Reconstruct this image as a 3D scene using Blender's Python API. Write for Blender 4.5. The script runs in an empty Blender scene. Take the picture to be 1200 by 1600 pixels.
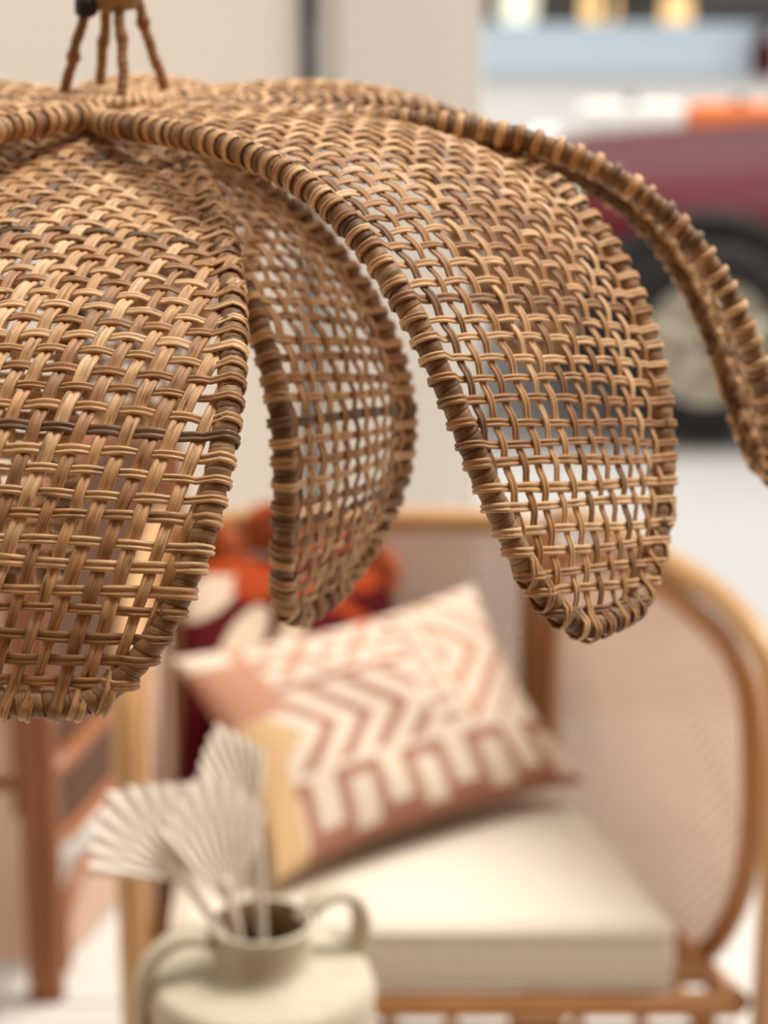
import bpy, math, random
import numpy as np
from mathutils import Vector, Matrix

PI = math.pi
random.seed(7)
rng = np.random.default_rng(7)
S = bpy.context.scene
COL = S.collection

# ------------------------------------------------------------------ camera
cam = bpy.data.cameras.new('camera')
cam.sensor_fit = 'VERTICAL'; cam.sensor_height = 36.0; cam.sensor_width = 27.0
cam.lens = 3400.0 / 1600.0 * 36.0
cam.clip_start = 0.05; cam.clip_end = 200
cam.dof.use_dof = True
cam.dof.focus_distance = 0.965
cam.dof.aperture_fstop = 5.8
camo = bpy.data.objects.new('camera', cam); COL.objects.link(camo)
camo.location = (0, 0, 1.6)
camo.rotation_euler = (math.radians(90 - 16), 0, 0)
S.camera = camo

# ------------------------------------------------------------------ light
w = bpy.data.worlds.new('overcast_sky'); S.world = w; w.use_nodes = True
bg = w.node_tree.nodes['Background']
bg.inputs['Color'].default_value = (1.0, 0.965, 0.92, 1)
bg.inputs['Strength'].default_value = 1.0
sl = bpy.data.lights.new('sun', 'SUN'); sl.energy = 3.6; sl.angle = math.radians(32)
sl.color = (1.0, 0.955, 0.90)
so = bpy.data.objects.new('sun', sl); COL.objects.link(so)
so.rotation_euler = Vector((-0.46, -0.16, -1.0)).to_track_quat('-Z', 'Y').to_euler()
S.view_settings.view_transform = 'Standard'
S.view_settings.look = 'None'
S.view_settings.exposure = 0.25
S.view_settings.gamma = 1.0
S.view_settings.use_curve_mapping = False

# ------------------------------------------------------------------ materials
def mat(name, color, rough=0.6, spec=0.4, noise=None, coat=0, emit=None, bump=0, metal=0, sheen=0):
    m = bpy.data.materials.new(name); m.use_nodes = True
    nt = m.node_tree; b = nt.nodes['Principled BSDF']
    b.inputs['Base Color'].default_value = (*color, 1)
    b.inputs['Roughness'].default_value = rough
    b.inputs['Specular IOR Level'].default_value = spec
    b.inputs['Metallic'].default_value = metal
    b.inputs['Coat Weight'].default_value = coat
    if sheen: b.inputs['Sheen Weight'].default_value = sheen
    if emit:
        b.inputs['Emission Color'].default_value = (*emit[0], 1); b.inputs['Emission Strength'].default_value = emit[1]
    if noise or bump:
        tc = nt.nodes.new('ShaderNodeTexCoord'); n = nt.nodes.new('ShaderNodeTexNoise')
        n.inputs['Scale'].default_value = noise[0] if noise else 40
        n.inputs['Detail'].default_value = 4
        mp = nt.nodes.new('ShaderNodeMapping')
        if noise and len(noise) > 2: mp.inputs['Scale'].default_value = noise[2]
        nt.links.new(tc.outputs['Object'], mp.inputs[0]); nt.links.new(mp.outputs[0], n.inputs['Vector'])
        if noise:
            mx = nt.nodes.new('ShaderNodeMix'); mx.data_type = 'RGBA'
            mx.inputs[6].default_value = (*[c * (1 - noise[1]) for c in color], 1)
            mx.inputs[7].default_value = (*[min(1, c * (1 + noise[1])) for c in color], 1)
            nt.links.new(n.outputs['Fac'], mx.inputs[0]); nt.links.new(mx.outputs[2], b.inputs['Base Color'])
        if bump:
            bp = nt.nodes.new('ShaderNodeBump'); bp.inputs['Strength'].default_value = bump
            bp.inputs['Distance'].default_value = 0.002
            nt.links.new(n.outputs['Fac'], bp.inputs['Height']); nt.links.new(bp.outputs[0], b.inputs['Normal'])
    return m

def strand_mat(name, stops, rough=0.5, stain=0.8):
    """split-cane: tone per strand (attribute rnd), fibres along the strand (uv), knots and stains"""
    m = bpy.data.materials.new(name); m.use_nodes = True
    nt = m.node_tree; b = nt.nodes['Principled BSDF']; N = nt.nodes.new; L = nt.links.new
    at = N('ShaderNodeAttribute'); at.attribute_name = 'rnd'
    uv = N('ShaderNodeUVMap'); uv.uv_map = 'UVMap'
    ramp = N('ShaderNodeValToRGB'); cr = ramp.color_ramp
    cr.elements[0].position = stops[0][0]; cr.elements[0].color = (*stops[0][1], 1)
    cr.elements[1].position = stops[-1][0]; cr.elements[1].color = (*stops[-1][1], 1)
    for p, c in stops[1:-1]:
        e = cr.elements.new(p); e.color = (*c, 1)
    L(at.outputs['Fac'], ramp.inputs[0])
    mp = N('ShaderNodeMapping'); mp.inputs['Scale'].default_value = (45, 1500, 1)
    L(uv.outputs[0], mp.inputs[0])
    fib = N('ShaderNodeTexNoise'); fib.inputs['Scale'].default_value = 1.0; fib.inputs['Detail'].default_value = 3
    L(mp.outputs[0], fib.inputs['Vector'])
    fr = N('ShaderNodeMapRange'); fr.inputs[1].default_value = .3; fr.inputs[2].default_value = .7
    fr.inputs[3].default_value = .50; fr.inputs[4].default_value = 1.22
    L(fib.outputs['Fac'], fr.inputs[0])
    mul = N('ShaderNodeMix'); mul.data_type = 'RGBA'; mul.blend_type = 'MULTIPLY'; mul.inputs[0].default_value = 1
    L(ramp.outputs[0], mul.inputs[6]); L(fr.outputs[0], mul.inputs[7])
    mp2 = N('ShaderNodeMapping'); mp2.inputs['Scale'].default_value = (60, 350, 1)
    L(uv.outputs[0], mp2.inputs[0])
    st = N('ShaderNodeTexNoise'); st.inputs['Scale'].default_value = 1.0; st.inputs['Detail'].default_value = 2
    L(mp2.outputs[0], st.inputs['Vector'])
    sr = N('ShaderNodeMapRange'); sr.inputs[1].default_value = .57; sr.inputs[2].default_value = .72
    sr.inputs[3].default_value = 0; sr.inputs[4].default_value = stain
    L(st.outputs['Fac'], sr.inputs[0])
    mx = N('ShaderNodeMix'); mx.data_type = 'RGBA'
    mx.inputs[7].default_value = (0.085, 0.035, 0.014, 1)
    L(sr.outputs[0], mx.inputs[0]); L(mul.outputs[2], mx.inputs[6]); L(mx.outputs[2], b.inputs['Base Color'])
    b.inputs['Roughness'].default_value = rough; b.inputs['Specular IOR Level'].default_value = 0.35
    bp = N('ShaderNodeBump'); bp.inputs['Strength'].default_value = .45; bp.inputs['Distance'].default_value = .0004
    L(fib.outputs['Fac'], bp.inputs['Height']); L(bp.outputs[0], b.inputs['Normal'])
    return m

M = {}
CANE = [(0.0, (.17, .10, .05)), (.10, (.27, .155, .08)), (.2, (.46, .235, .10)), (.6, (.68, .39, .175)), (1, (.86, .56, .30))]
M['cane'] = strand_mat('split_cane', CANE)
M['binding'] = strand_mat('dark_cane_binding', [(0, (.13, .06, .025)), (.5, (.31, .165, .07)), (1, (.48, .29, .135))], stain=.6)
M['rod'] = mat('wrapped_rod', (.27, .12, .045), .55, noise=(180, .45), bump=.5)
M['knob'] = mat('pale_knob', (.30, .20, .11), .6, noise=(60, .4))
M['black'] = mat('black_rubber', (.012, .010, .010), .5)
M['pole'] = mat('varnished_rattan', (.40, .175, .055), .35, .5, noise=(9, .25, (1, 1, .3)))
M['pole2'] = mat('pale_rattan', (.52, .29, .12), .32, .5, noise=(9, .22, (1, 1, .3)))
M['pole_dark'] = mat('red_brown_rattan', (.30, .10, .03), .38, .5, noise=(8, .25, (1, 1, .3)))
M['webbing'] = mat('cane_webbing', (.74, .51, .37), .55, noise=(12, .12))
M['web_shade'] = mat('shaded_cane_webbing', (.13, .055, .028), .6, noise=(12, .2))  # shade of the left chair's side panels put into the webbing colour
M['linen'] = mat('natural_linen', (.68, .61, .50), .9, .2, noise=(70, .05), bump=.15)
M['wall'] = mat('cream_plaster', (.95, .90, .825), .9, .2, noise=(1.5, .03))
M['panel'] = mat('off_white_paint', (.80, .775, .73), .6, .3, noise=(3, .04))
M['metal'] = mat('dark_metal', (.07, .065, .06), .5)
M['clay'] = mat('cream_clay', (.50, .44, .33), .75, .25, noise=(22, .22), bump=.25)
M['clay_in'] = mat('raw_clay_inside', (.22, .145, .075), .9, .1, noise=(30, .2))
M['palm'] = mat('bleached_palm', (.80, .71, .60), .8, .2, noise=(60, .12))
M['maroon_fringe'] = mat('orange_fringe', (.58, .135, .03), .95, .1, noise=(120, .35), sheen=.3)
M['wood'] = mat('table_wood', (.40, .21, .09), .5, .4, noise=(5, .25, (1, 8, 8)))
M['red'] = mat('red_car_paint', (.085, .002, .006), .45, .15, coat=.10)
M['tyre'] = mat('tyre_rubber', (.014, .012, .012), .8)
M['chrome'] = mat('brushed_alloy', (.50, .45, .36), .6, metal=.1)
M['glass'] = mat('dark_car_glass', (.02, .02, .025), .08, .8)
M['lamp_glass'] = mat('headlamp_glass', (.78, .76, .70), .15, .8, coat=1)
M['violet'] = mat('violet_badge', (.10, .05, .22), .4)
M['blue'] = mat('pale_blue_paint', (.66, .80, .92), .6, noise=(2, .06))
M['orange'] = mat('orange_plastic', (.82, .20, .045), .5)
M['white'] = mat('white_plastic', (.85, .82, .76), .5)
M['shopdark'] = mat('dark_shop_interior', (.05, .05, .055), .8)
M['lantern'] = mat('paper_lantern_glow', (.8, .6, .3), .8, emit=((1, .62, .25), 1.0))
M['lantern2'] = mat('pale_lantern_glow', (.8, .8, .7), .8, emit=((.9, .9, .70), .85))

def window_glass():
    m = bpy.data.materials.new('window_glass'); m.use_nodes = True
    nt = m.node_tree; nt.nodes.remove(nt.nodes['Principled BSDF'])
    o = nt.nodes['Material Output']
    t = nt.nodes.new('ShaderNodeBsdfTransparent'); g = nt.nodes.new('ShaderNodeBsdfGlossy')
    g.inputs['Roughness'].default_value = .05
    f = nt.nodes.new('ShaderNodeFresnel'); x = nt.nodes.new('ShaderNodeMixShader')
    nt.links.new(f.outputs[0], x.inputs[0]); nt.links.new(t.outputs[0], x.inputs[1]); nt.links.new(g.outputs[0], x.inputs[2])
    nt.links.new(x.outputs[0], o.inputs['Surface'])
    return m
M['pane'] = window_glass()

def vcol_mat(name, rough=.95, bump=.2, scale=600):
    m = bpy.data.materials.new(name); m.use_nodes = True
    nt = m.node_tree; b = nt.nodes['Principled BSDF']
    a = nt.nodes.new('ShaderNodeAttribute'); a.attribute_name = 'print'
    nt.links.new(a.outputs['Color'], b.inputs['Base Color'])
    b.inputs['Roughness'].default_value = rough; b.inputs['Specular IOR Level'].default_value = .1
    tc = nt.nodes.new('ShaderNodeTexCoord'); n = nt.nodes.new('ShaderNodeTexNoise'); n.inputs['Scale'].default_value = scale
    nt.links.new(tc.outputs['Object'], n.inputs['Vector'])
    bp = nt.nodes.new('ShaderNodeBump'); bp.inputs['Strength'].default_value = bump; bp.inputs['Distance'].default_value = .001
    nt.links.new(n.outputs['Fac'], bp.inputs['Height']); nt.links.new(bp.outputs[0], b.inputs['Normal'])
    return m
M['print'] = vcol_mat('printed_cotton')

def floor_mat(name, a, b_, brick=None):
    m = bpy.data.materials.new(name); m.use_nodes = True
    nt = m.node_tree; b = nt.nodes['Principled BSDF']; b.inputs['Roughness'].default_value = .6
    b.inputs['Specular IOR Level'].default_value = .2
    tc = nt.nodes.new('ShaderNodeTexCoord'); n = nt.nodes.new('ShaderNodeTexNoise'); n.inputs['Scale'].default_value = .8
    n.inputs['Detail'].default_value = 6
    nt.links.new(tc.outputs['Object'], n.inputs['Vector'])
    mx = nt.nodes.new('ShaderNodeMix'); mx.data_type = 'RGBA'
    mx.inputs[6].default_value = (*a, 1); mx.inputs[7].default_value = (*b_, 1)
    nt.links.new(n.outputs['Fac'], mx.inputs[0]); nt.links.new(mx.outputs[2], b.inputs['Base Color'])
    return m
M['floor'] = floor_mat('pale_floor_tile', (.54, .51, .465), (.60, .57, .52))
M['grout'] = floor_mat('tile_joint', (.42, .39, .34), (.48, .45, .40))
M['street'] = floor_mat('pale_asphalt', (.36, .35, .335), (.43, .42, .40))
M['plaster_out'] = mat('facade_plaster', (.55, .53, .50), .9, noise=(1, .06))

# ------------------------------------------------------------------ object helpers
def finish(name, me, m, parent=None, smooth=True):
    if m is not None: me.materials.append(m)
    if smooth: me.polygons.foreach_set('use_smooth', [True] * len(me.polygons))
    me.update()
    o = bpy.data.objects.new(name, me); COL.objects.link(o)
    if parent is not None:
        o.parent = parent
        o.matrix_parent_inverse = parent.matrix_basis.inverted()
    return o

def raw(name, V, Fc, m, parent=None, smooth=True):
    me = bpy.data.meshes.new(name)
    me.from_pydata([tuple(map(float, v)) for v in V], [], [tuple(map(int, f)) for f in Fc])
    return finish(name, me, m, parent, smooth)

def thing(name, label, cat, loc=(0, 0, 0), group=None, rz=0):
    o = bpy.data.objects.new(name, None); COL.objects.link(o)
    o.empty_display_size = .1
    o.location = loc; o.rotation_euler = (0, 0, rz)
    tag(o, label, cat, group)
    bpy.context.view_layer.update()
    return o

def tag(o, label, cat=None, group=None, kind=None):
    if label: o['label'] = label
    if cat: o['category'] = cat
    if group: o['group'] = group
    if kind: o['kind'] = kind
    return o

class MB:
    def __init__(s): s.V = []; s.F = []
    def add(s, V, Fc):
        b = len(s.V); s.V += [tuple(map(float, v)) for v in V]; s.F += [tuple(b + i for i in f) for f in Fc]; return s
    def box(s, x0, x1, y0, y1, z0, z1, bev=0):
        if bev:
            # chamfered box: rings
            V = []; 
            prof = [(bev, z0), (0, z0 + bev), (0, z1 - bev), (bev, z1)]
            for ins, z in prof:
                x0_, x1_, y0_, y1_ = x0 + ins, x1 - ins, y0 + ins, y1 - ins
                c = bev
                V += [(x0_ + c, y0_, z), (x1_ - c, y0_, z), (x1_, y0_ + c, z), (x1_, y1_ - c, z), (x1_ - c, y1_, z), (x0_ + c, y1_, z), (x0_, y1_ - c, z), (x0_, y0_ + c, z)]
            Fc = [tuple(range(7, -1, -1)), tuple(range(24, 32))]
            for k in range(3):
                for i in range(8):
                    j = (i + 1) % 8; Fc.append((k * 8 + i, k * 8 + j, k * 8 + 8 + j, k * 8 + 8 + i))
            return s.add(V, Fc)
        return s.add([(x, y, z) for z in (z0, z1) for y in (y0, y1) for x in (x0, x1)],
                     [(0, 2, 3, 1), (4, 5, 7, 6), (0, 1, 5, 4), (2, 6, 7, 3), (0, 4, 6, 2), (1, 3, 7, 5)])
    def tube(s, pts, r, n=12, closed=False, cap=True):
        P = np.array(pts, float); m = len(P)
        R = np.full(m, r, float) if np.isscalar(r) else np.array(r, float)
        T = np.gradient(P, axis=0) if not closed else (np.roll(P, -1, 0) - np.roll(P, 1, 0))
        T /= np.linalg.norm(T, axis=1)[:, None] + 1e-12
        up = np.array([0, 0, 1.]) if abs(T[0][2]) < .9 else np.array([1., 0, 0])
        u = np.cross(T[0], up); u /= np.linalg.norm(u)
        V = []
        for i in range(m):
            u = u - T[i] * (u @ T[i]); u /= np.linalg.norm(u); v = np.cross(T[i], u)
            for k in range(n):
                a = 2 * PI * k / n
                V.append(P[i] + R[i] * (math.cos(a) * u + math.sin(a) * v))
        Fc = []
        for i in range(m if closed else m - 1):
            j = (i + 1) % m
            for k in range(n):
                l = (k + 1) % n
                Fc.append((i * n + k, i * n + l, j * n + l, j * n + k))
        if cap and not closed:
            Fc.append(tuple(range(n - 1, -1, -1))); Fc.append(tuple((m - 1) * n + k for k in range(n)))
        return s.add(V, Fc)
    def lathe(s, prof, c=(0, 0, 0), n=40, cap=True):
        V = []
        for r, z in prof:
            for k in range(n):
                a = 2 * PI * k / n; V.append((c[0] + r * math.cos(a), c[1] + r * math.sin(a), c[2] + z))
        Fc = []
        for i in range(len(prof) - 1):
            for k in range(n):
                l = (k + 1) % n; Fc.append((i * n + k, i * n + l, (i + 1) * n + l, (i + 1) * n + k))
        if cap:
            Fc.append(tuple(range(n - 1, -1, -1))); Fc.append(tuple((len(prof) - 1) * n + k for k in range(n)))
        return s.add(V, Fc)
    def build(s, name, m, parent=None, smooth=True):
        return raw(name, s.V, s.F, m, parent, smooth)

def smooth_path(ctrl, n=60, closed=False):
    """Catmull-Rom through control points"""
    C = np.array(ctrl, float); m = len(C); out = []
    segs = m if closed else m - 1
    per = max(2, n // segs)
    for i in range(segs):
        if closed: a, b, c, d = C[(i - 1) % m], C[i], C[(i + 1) % m], C[(i + 2) % m]
        else: a, b, c, d = C[max(i - 1, 0)], C[i], C[i + 1], C[min(i + 2, m - 1)]
        for t in np.linspace(0, 1, per, endpoint=False):
            out.append(.5 * (2 * b + (c - a) * t + (2 * a - 5 * b + 4 * c - d) * t * t + (3 * b - a - 3 * c + d) * t ** 3))
    if not closed: out.append(C[-1])
    return np.array(out)

# ------------------------------------------------------------------ setting
def struct(name, mb, m):
    o = mb.build(name, m, None, False); o['kind'] = 'structure'; return o
# the tiled shop floor: separate tiles with recessed joints near, joint bed below
fl = struct('floor', MB().box(-3.2, 3.2, -1.6, 4.62, -.06, -.006), M['grout'])
tile_me = None
TS = .6
ti = 0
for ix in range(-4, 5):
    for iy in range(-2, 8):
        x0 = ix * TS + .02; y0 = iy * TS - .08
        if x0 < -3 or x0 + TS > 3.1 or y0 + TS > 4.62 or y0 < -1.6: continue
        if tile_me is None:
            t = MB().box(.003, TS - .003, .003, TS - .003, -.006, 0, .0015).build('tile', M['floor'], fl, False)
            tile_me = t.data
        else:
            t = bpy.data.objects.new('tile', tile_me); COL.objects.link(t); t.parent = fl
        t.location = (x0, y0, rng.uniform(-.0004, .0004))
st = struct('street', MB().box(-14, 22, 4.62, 45, -.12, -.02), M['street'])
wl = struct('wall_back', MB().box(-3.2, -.175, 4.5, 4.62, 0, 3.2), M['wall'])
struct('wall_left', MB().box(-3.32, -3.2, -1.6, 4.62, 0, 3.2), M['wall'])
struct('shade_wall_front', MB().box(-3.2, 3.2, -1.72, -1.6, 0, 3.2), M['wood'])  # unseen wall added behind the camera to cut frontal sky light
struct('shade_ceiling', MB().box(-3.32, 3.2, -1.72, .85, 3.2, 3.3), M['panel'])  # unseen part-ceiling, added to shade the light from above and in front
struct('shade_wall_right', MB().box(3.2, 3.32, -1.72, 1.2, 0, 3.2), M['wood'])  # short unseen wall, added to block side fill and deepen contrast
struct('trim_1', MB().box(-.170, -.140, 4.47, 4.56, 0, 3.0, .004), M['metal'])
# door leaf standing open flat beside the opening
d = struct('door_1', MB().box(-.136, .20, 4.50, 4.55, .01, 2.9, .004), M['panel'])
MB().box(-.09, .155, 4.485, 4.502, 1.75, 2.75, .004).build('door_panel', M['panel'], d, False)
MB().box(-.09, .155, 4.485, 4.502, .12, 1.65, .004).build('door_panel', M['panel'], d, False)

# ------------------------------------------------------------------ pendant lamp
HUB = np.array([-0.155, 1.267, 1.485])
PITCH = .0104
RR = .0060        # rim rod radius

class Petal:
    def __init__(s, az, roll, r1, z1, r2, z2, r3, z3, W, a, pp, cam_, tw, z0):
        n = 241
        t = np.linspace(0, 1, n)
        b = lambda A, B, C, D: (1 - t) ** 3 * A + 3 * (1 - t) ** 2 * t * B + 3 * (1 - t) * t * t * C + t ** 3 * D
        r = b(.02, r1, r2, r3); z = b(z0, z1, z2, z3)
        dr = np.gradient(r, t); dz = np.gradient(z, t); L = np.hypot(dr, dz)
        arc = np.concatenate([[0], np.cumsum(np.hypot(np.diff(r), np.diff(z)))])
        s.L = arc[-1]; s.arc = arc
        A = math.radians(az)
        er = np.array([math.cos(A), math.sin(A), 0]); et = np.array([-math.sin(A), math.cos(A), 0]); ez = np.array([0, 0, 1.])
        s.c = HUB + r[:, None] * er + z[:, None] * ez
        nn = (-dz / L)[:, None] * er + (dr / L)[:, None] * ez
        sn = arc / s.L
        ang = np.radians(roll + tw * sn)[:, None]
        s.side = np.cos(ang) * et + np.sin(ang) * nn
        s.nr = -np.sin(ang) * et + np.cos(ang) * nn
        s.w = .012 * (1 - sn) + W * sn ** a * np.sqrt(np.clip(1 - sn ** pp, 0, 1))
        s.cam = cam_
    def ev(s, S_, X):
        """surface point and normal at arc length S_, lateral metres X"""
        S_ = np.clip(S_, 0, s.L)
        f = lambda Q: np.stack([np.interp(S_, s.arc, Q[:, k]) for k in range(3)], -1)
        w_ = np.maximum(np.interp(S_, s.arc, s.w), 1e-3)
        v = np.clip(X / w_, -1.05, 1.05)
        c, sd, nr = f(s.c), f(s.side), f(s.nr)
        # follow the tube-shaped camber; near the very tip the width vanishes
        k = s.cam * v * v * w_
        P = c + X[:, None] * sd - k[:, None] * nr
        N = nr + (2 * s.cam * v)[:, None] * sd
        N /= np.linalg.norm(N, axis=1)[:, None]
        return P, N
    def width(s, S_): return np.interp(S_, s.arc, s.w)

LOBES = [(-1, -.1), (-.86, .62), (-.6, .95), (-.3, .9), (-.05, .12), (.05, .12), (.3, .9), (.6, .95), (.86, .62), (1, -.1), (.6, -.55), (-.6, -.55)]
LOBE1 = [(-1, -.1), (-.75, .6), (-.25, .95), (.25, .95), (.75, .6), (1, -.1), (.5, -.55), (-.5, -.55)]

def ribbon(P, N, wid, thick, prof):
    """sweep a flat lobed profile along P with normals N -> V, F, UV per vertex"""
    T = np.gradient(P, axis=0); T /= np.linalg.norm(T, axis=1)[:, None] + 1e-12
    B = np.cross(N, T); B /= np.linalg.norm(B, axis=1)[:, None] + 1e-12
    N2 = np.cross(T, B)
    pr = np.array(prof); m = len(P); n = len(pr)
    wv = np.broadcast_to(wid, (m,)); 
    V = P[:, None] + B[:, None] * (pr[:, 0] * .5)[None, :, None] * wv[:, None, None] + N2[:, None] * (pr[:, 1] * thick * .5)[None, :, None]
    V = V.reshape(-1, 3)
    i = np.arange(m - 1)[:, None]; k = np.arange(n)[None]; l = (k + 1) % n
    Fc = np.stack([i * n + k, i * n + l, (i + 1) * n + l, (i + 1) * n + k], -1).reshape(-1, 4)
    ln = np.concatenate([[0], np.cumsum(np.linalg.norm(np.diff(P, axis=0), axis=1))])
    UV = np.stack([np.repeat(ln, n), np.tile(pr[:, 0] * .5 * float(np.mean(wv)) + .003 * (pr[:, 1] < 0), m)], -1)
    return V, Fc, UV

def strand_mesh(name, parts, m, parent):
    """parts: list of (V, F, UV, rnd)"""
    off = 0; Vs = []; Fs = []; U = []; Rn = []
    for V, Fc, UV, rd in parts:
        Vs.append(V); Fs.append(Fc + off); U.append(UV + rd * 7.3); Rn.append(np.full(len(V), rd)); off += len(V)
    V = np.concatenate(Vs); Fc = np.concatenate(Fs); U = np.concatenate(U); Rn = np.concatenate(Rn)
    me = bpy.data.meshes.new(name)
    me.vertices.add(len(V)); me.vertices.foreach_set('co', V.astype(np.float32).ravel())
    me.loops.add(Fc.size); me.loops.foreach_set('vertex_index', Fc.ravel().astype(np.int32))
    me.polygons.add(len(Fc)); me.polygons.foreach_set('loop_start', (np.arange(len(Fc)) * 4).astype(np.int32))
    me.polygons.foreach_set('loop_total', np.full(len(Fc), 4, np.int32))
    me.polygons.foreach_set('use_smooth', np.ones(len(Fc), bool))
    me.update(calc_edges=True)
    uv = me.uv_layers.new(name='UVMap'); uv.data.foreach_set('uv', U[Fc.ravel()].astype(np.float32).ravel())
    at = me.attributes.new('rnd', 'FLOAT', 'POINT'); at.data.foreach_set('value', Rn.astype(np.float32))
    me.validate()
    me.materials.append(m)
    o = bpy.data.objects.new(name, me); COL.objects.link(o)
    if parent is not None:
        o.parent = parent; o.matrix_parent_inverse = parent.matrix_basis.inverted()
    return o

def tone():
    r = random.random()
    return random.uniform(0, .14) if r < .045 else (random.uniform(.15, .4) if r < .28 else random.uniform(.4, 1))

def wrap_end(P, N, d, rimc, rr):
    """path that carries a strand end over, round and under the rim rod. d: outward unit"""
    th = np.radians([62, 35, 5, -25, -60, -95, -125])
    return np.array([rimc + rr * (math.cos(a) * d + math.sin(a) * N) for a in th]), np.array([math.cos(a) * d + math.sin(a) * N for a in th])

def weave_petal(q, lamp, label, separate=True, fine=True, skewL=0., skewC=0., wl=.0046, wc=.0046, pitch=PITCH):
    pet = Petal(*q)
    root = bpy.data.objects.new('petal', None); COL.objects.link(root); root.empty_display_size = .02
    root.location = tuple(HUB); root.parent = lamp; root.matrix_parent_inverse = lamp.matrix_basis.inverted()
    if label: root['label'] = label
    bpy.context.view_layer.update()
    rootmat = root.matrix_world.copy()
    per = 4 if fine else 3
    prof = LOBES if fine else LOBE1
    inset = RR * 1.0
    strands = []
    h = .00092; th = .0018
    def gap(S_, X): return np.minimum(pet.width(S_) - inset - np.abs(X), pet.L - inset - S_)
    def clip_run(S_, X): return (gap(S_, X) > 0) & (S_ > .012)
    def add(S_, X, fam, idx, wid, jS, jX):
        ok = clip_run(S_, X)
        if ok.sum() < 5: return
        ii = np.where(ok)[0]
        # longest contiguous run
        br = np.split(ii, np.where(np.diff(ii) > 1)[0] + 1); ii = max(br, key=len)
        if len(ii) < 5: return
        S1, X1 = S_[ii], X[ii]
        G = gap(S_, X); ends = {}
        for end, i0, i1 in ((0, ii[0], ii[0] - 1), (1, ii[-1], ii[-1] + 1)):
            if 0 <= i1 < len(S_) and G[i1] <= 0 < G[i0] and S_[i1] > .02:
                t = G[i0] / (G[i0] - G[i1]); se, xe = S_[i0] + t * (S_[i1] - S_[i0]), X[i0] + t * (X[i1] - X[i0])
                e_ = .0006
                gs = (gap(se + e_, xe) - gap(se - e_, xe)); gx = (gap(se, xe + e_) - gap(se, xe - e_))
                gn = math.hypot(gs, gx) + 1e-9
                dv = np.array([S_[i1] - S_[i0], X[i1] - X[i0]]); dv /= np.linalg.norm(dv)
                ends[end] = (se, xe, -(gs * dv[0] + gx * dv[1]) / gn)
        P, N = pet.ev(S1, X1)
        # over / under
        if fam == 0: ph = np.cos(PI * (S1 - skewC * X1) / pitch + PI * idx)
        else: ph = -np.cos(PI * (X1 - skewL * (S1 - pet.L * .5)) / pitch + PI * idx)
        ph = np.sign(ph) * np.abs(ph) ** .7
        # lean away from the camera a little at random
        P = P + N * (h * ph)[:, None] 
        segs = [P]; ns = [N]
        for end, (se, xe, cs) in sorted(ends.items()):
            c_, n_ = pet.ev(np.array([se]), np.array([xe])); c_, n_ = c_[0], n_[0]
            if cs < .38: continue
            k_ = min(1 / cs, 1.9)
            q_ = P[-3] if end else P[2]
            d_ = c_ - q_; d_ = d_ - n_ * (d_ @ n_); d_ /= np.linalg.norm(d_)
            c_ = c_ - n_ * .0008
            rr = RR + .0010
            th_a = np.radians([96, 70, 45, 15, -20, -55, -90, -120])
            wp = np.array([c_ + rr * (math.cos(a) * k_ * d_ + math.sin(a) * n_) for a in th_a])
            wn = np.array([math.cos(a) * d_ + math.sin(a) * n_ for a in th_a])
            # drop run samples that would lie under the wrap
            cur = segs[0] if end == 0 else segs[-1]; cn = ns[0] if end == 0 else ns[-1]
            far = np.linalg.norm(cur - c_, axis=1) > RR * 1.15
            if far.sum() < 3: continue
            if end == 0:
                segs[0] = cur[far]; ns[0] = cn[far]; segs.insert(0, wp[::-1]); ns.insert(0, wn[::-1])
            else:
                segs[-1] = cur[far]; ns[-1] = cn[far]; segs.append(wp); ns.append(wn)
        P = np.concatenate(segs); N = np.concatenate(ns)
        wv = wid * (1 + .10 * np.interp(np.arange(len(P)), np.linspace(0, len(P), 9), rng.normal(size=9)))
        V, Fc, UV = ribbon(P, N, wv, th, prof)
        strands.append((V, Fc, UV, tone()))
    nL = int(.16 / pitch); nC = int(pet.L / pitch) + 2
    for i in range(-nL, nL + 1):
        S_ = np.arange(0, pet.L, pitch / per)
        x0 = i * pitch + rng.normal() * .0007
        X = x0 + skewL * (S_ - pet.L * .5) + .0006 * np.sin(S_ * 40 + i * 1.7)
        add(S_, X, 0, i, wl * rng.uniform(.86, 1.12), None, None)
    for j in range(-3, nC + 3):
        X = np.arange(-.14, .14, pitch / per)
        s0 = j * pitch + rng.normal() * .0007
        S_ = s0 + skewC * X + .0006 * np.sin(X * 50 + j * 2.1)
        add(S_, X, 1, j, wc * rng.uniform(.86, 1.12), None, None)
    if separate:
        for V, Fc, UV, rd in strands: strand_mesh('strand', [(V, Fc, UV, rd)], M['cane'], root)
    else:
        o = strand_mesh('woven_strands', strands, M['cane'], root); o['kind'] = 'stuff'
    # rim rod and its continuous cane binding
    k = 150
    ss = pet.L * (1 - (1 - np.linspace(0, 1, k)) ** 1.7)
    ss = ss * .999
    wl_ = np.maximum(pet.width(ss) - inset, 0)
    S_ = np.concatenate([ss, ss[::-1][1:]]); X = np.concatenate([-wl_, wl_[::-1][1:]])
    S_ = np.minimum(S_, pet.L - inset)
    P, N = pet.ev(S_, X)
    # resample evenly
    ln = np.concatenate([[0], np.cumsum(np.linalg.norm(np.diff(P, axis=0), axis=1))]); tot = ln[-1]
    n = int(tot / .004); u = np.linspace(0, tot, n)
    Pr = np.stack([np.interp(u, ln, P[:, c]) for c in range(3)], -1); Nr = np.stack([np.interp(u, ln, N[:, c]) for c in range(3)], -1)
    for _ in range(2):
        Pr[1:-1] = (Pr[:-2] + 2 * Pr[1:-1] + Pr[2:]) / 4
    Pr -= Nr * .0008
    mb = MB().tube(Pr, RR * .86, 8)
    mb.build('rim_rod', M['pole_dark'], root)
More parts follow.
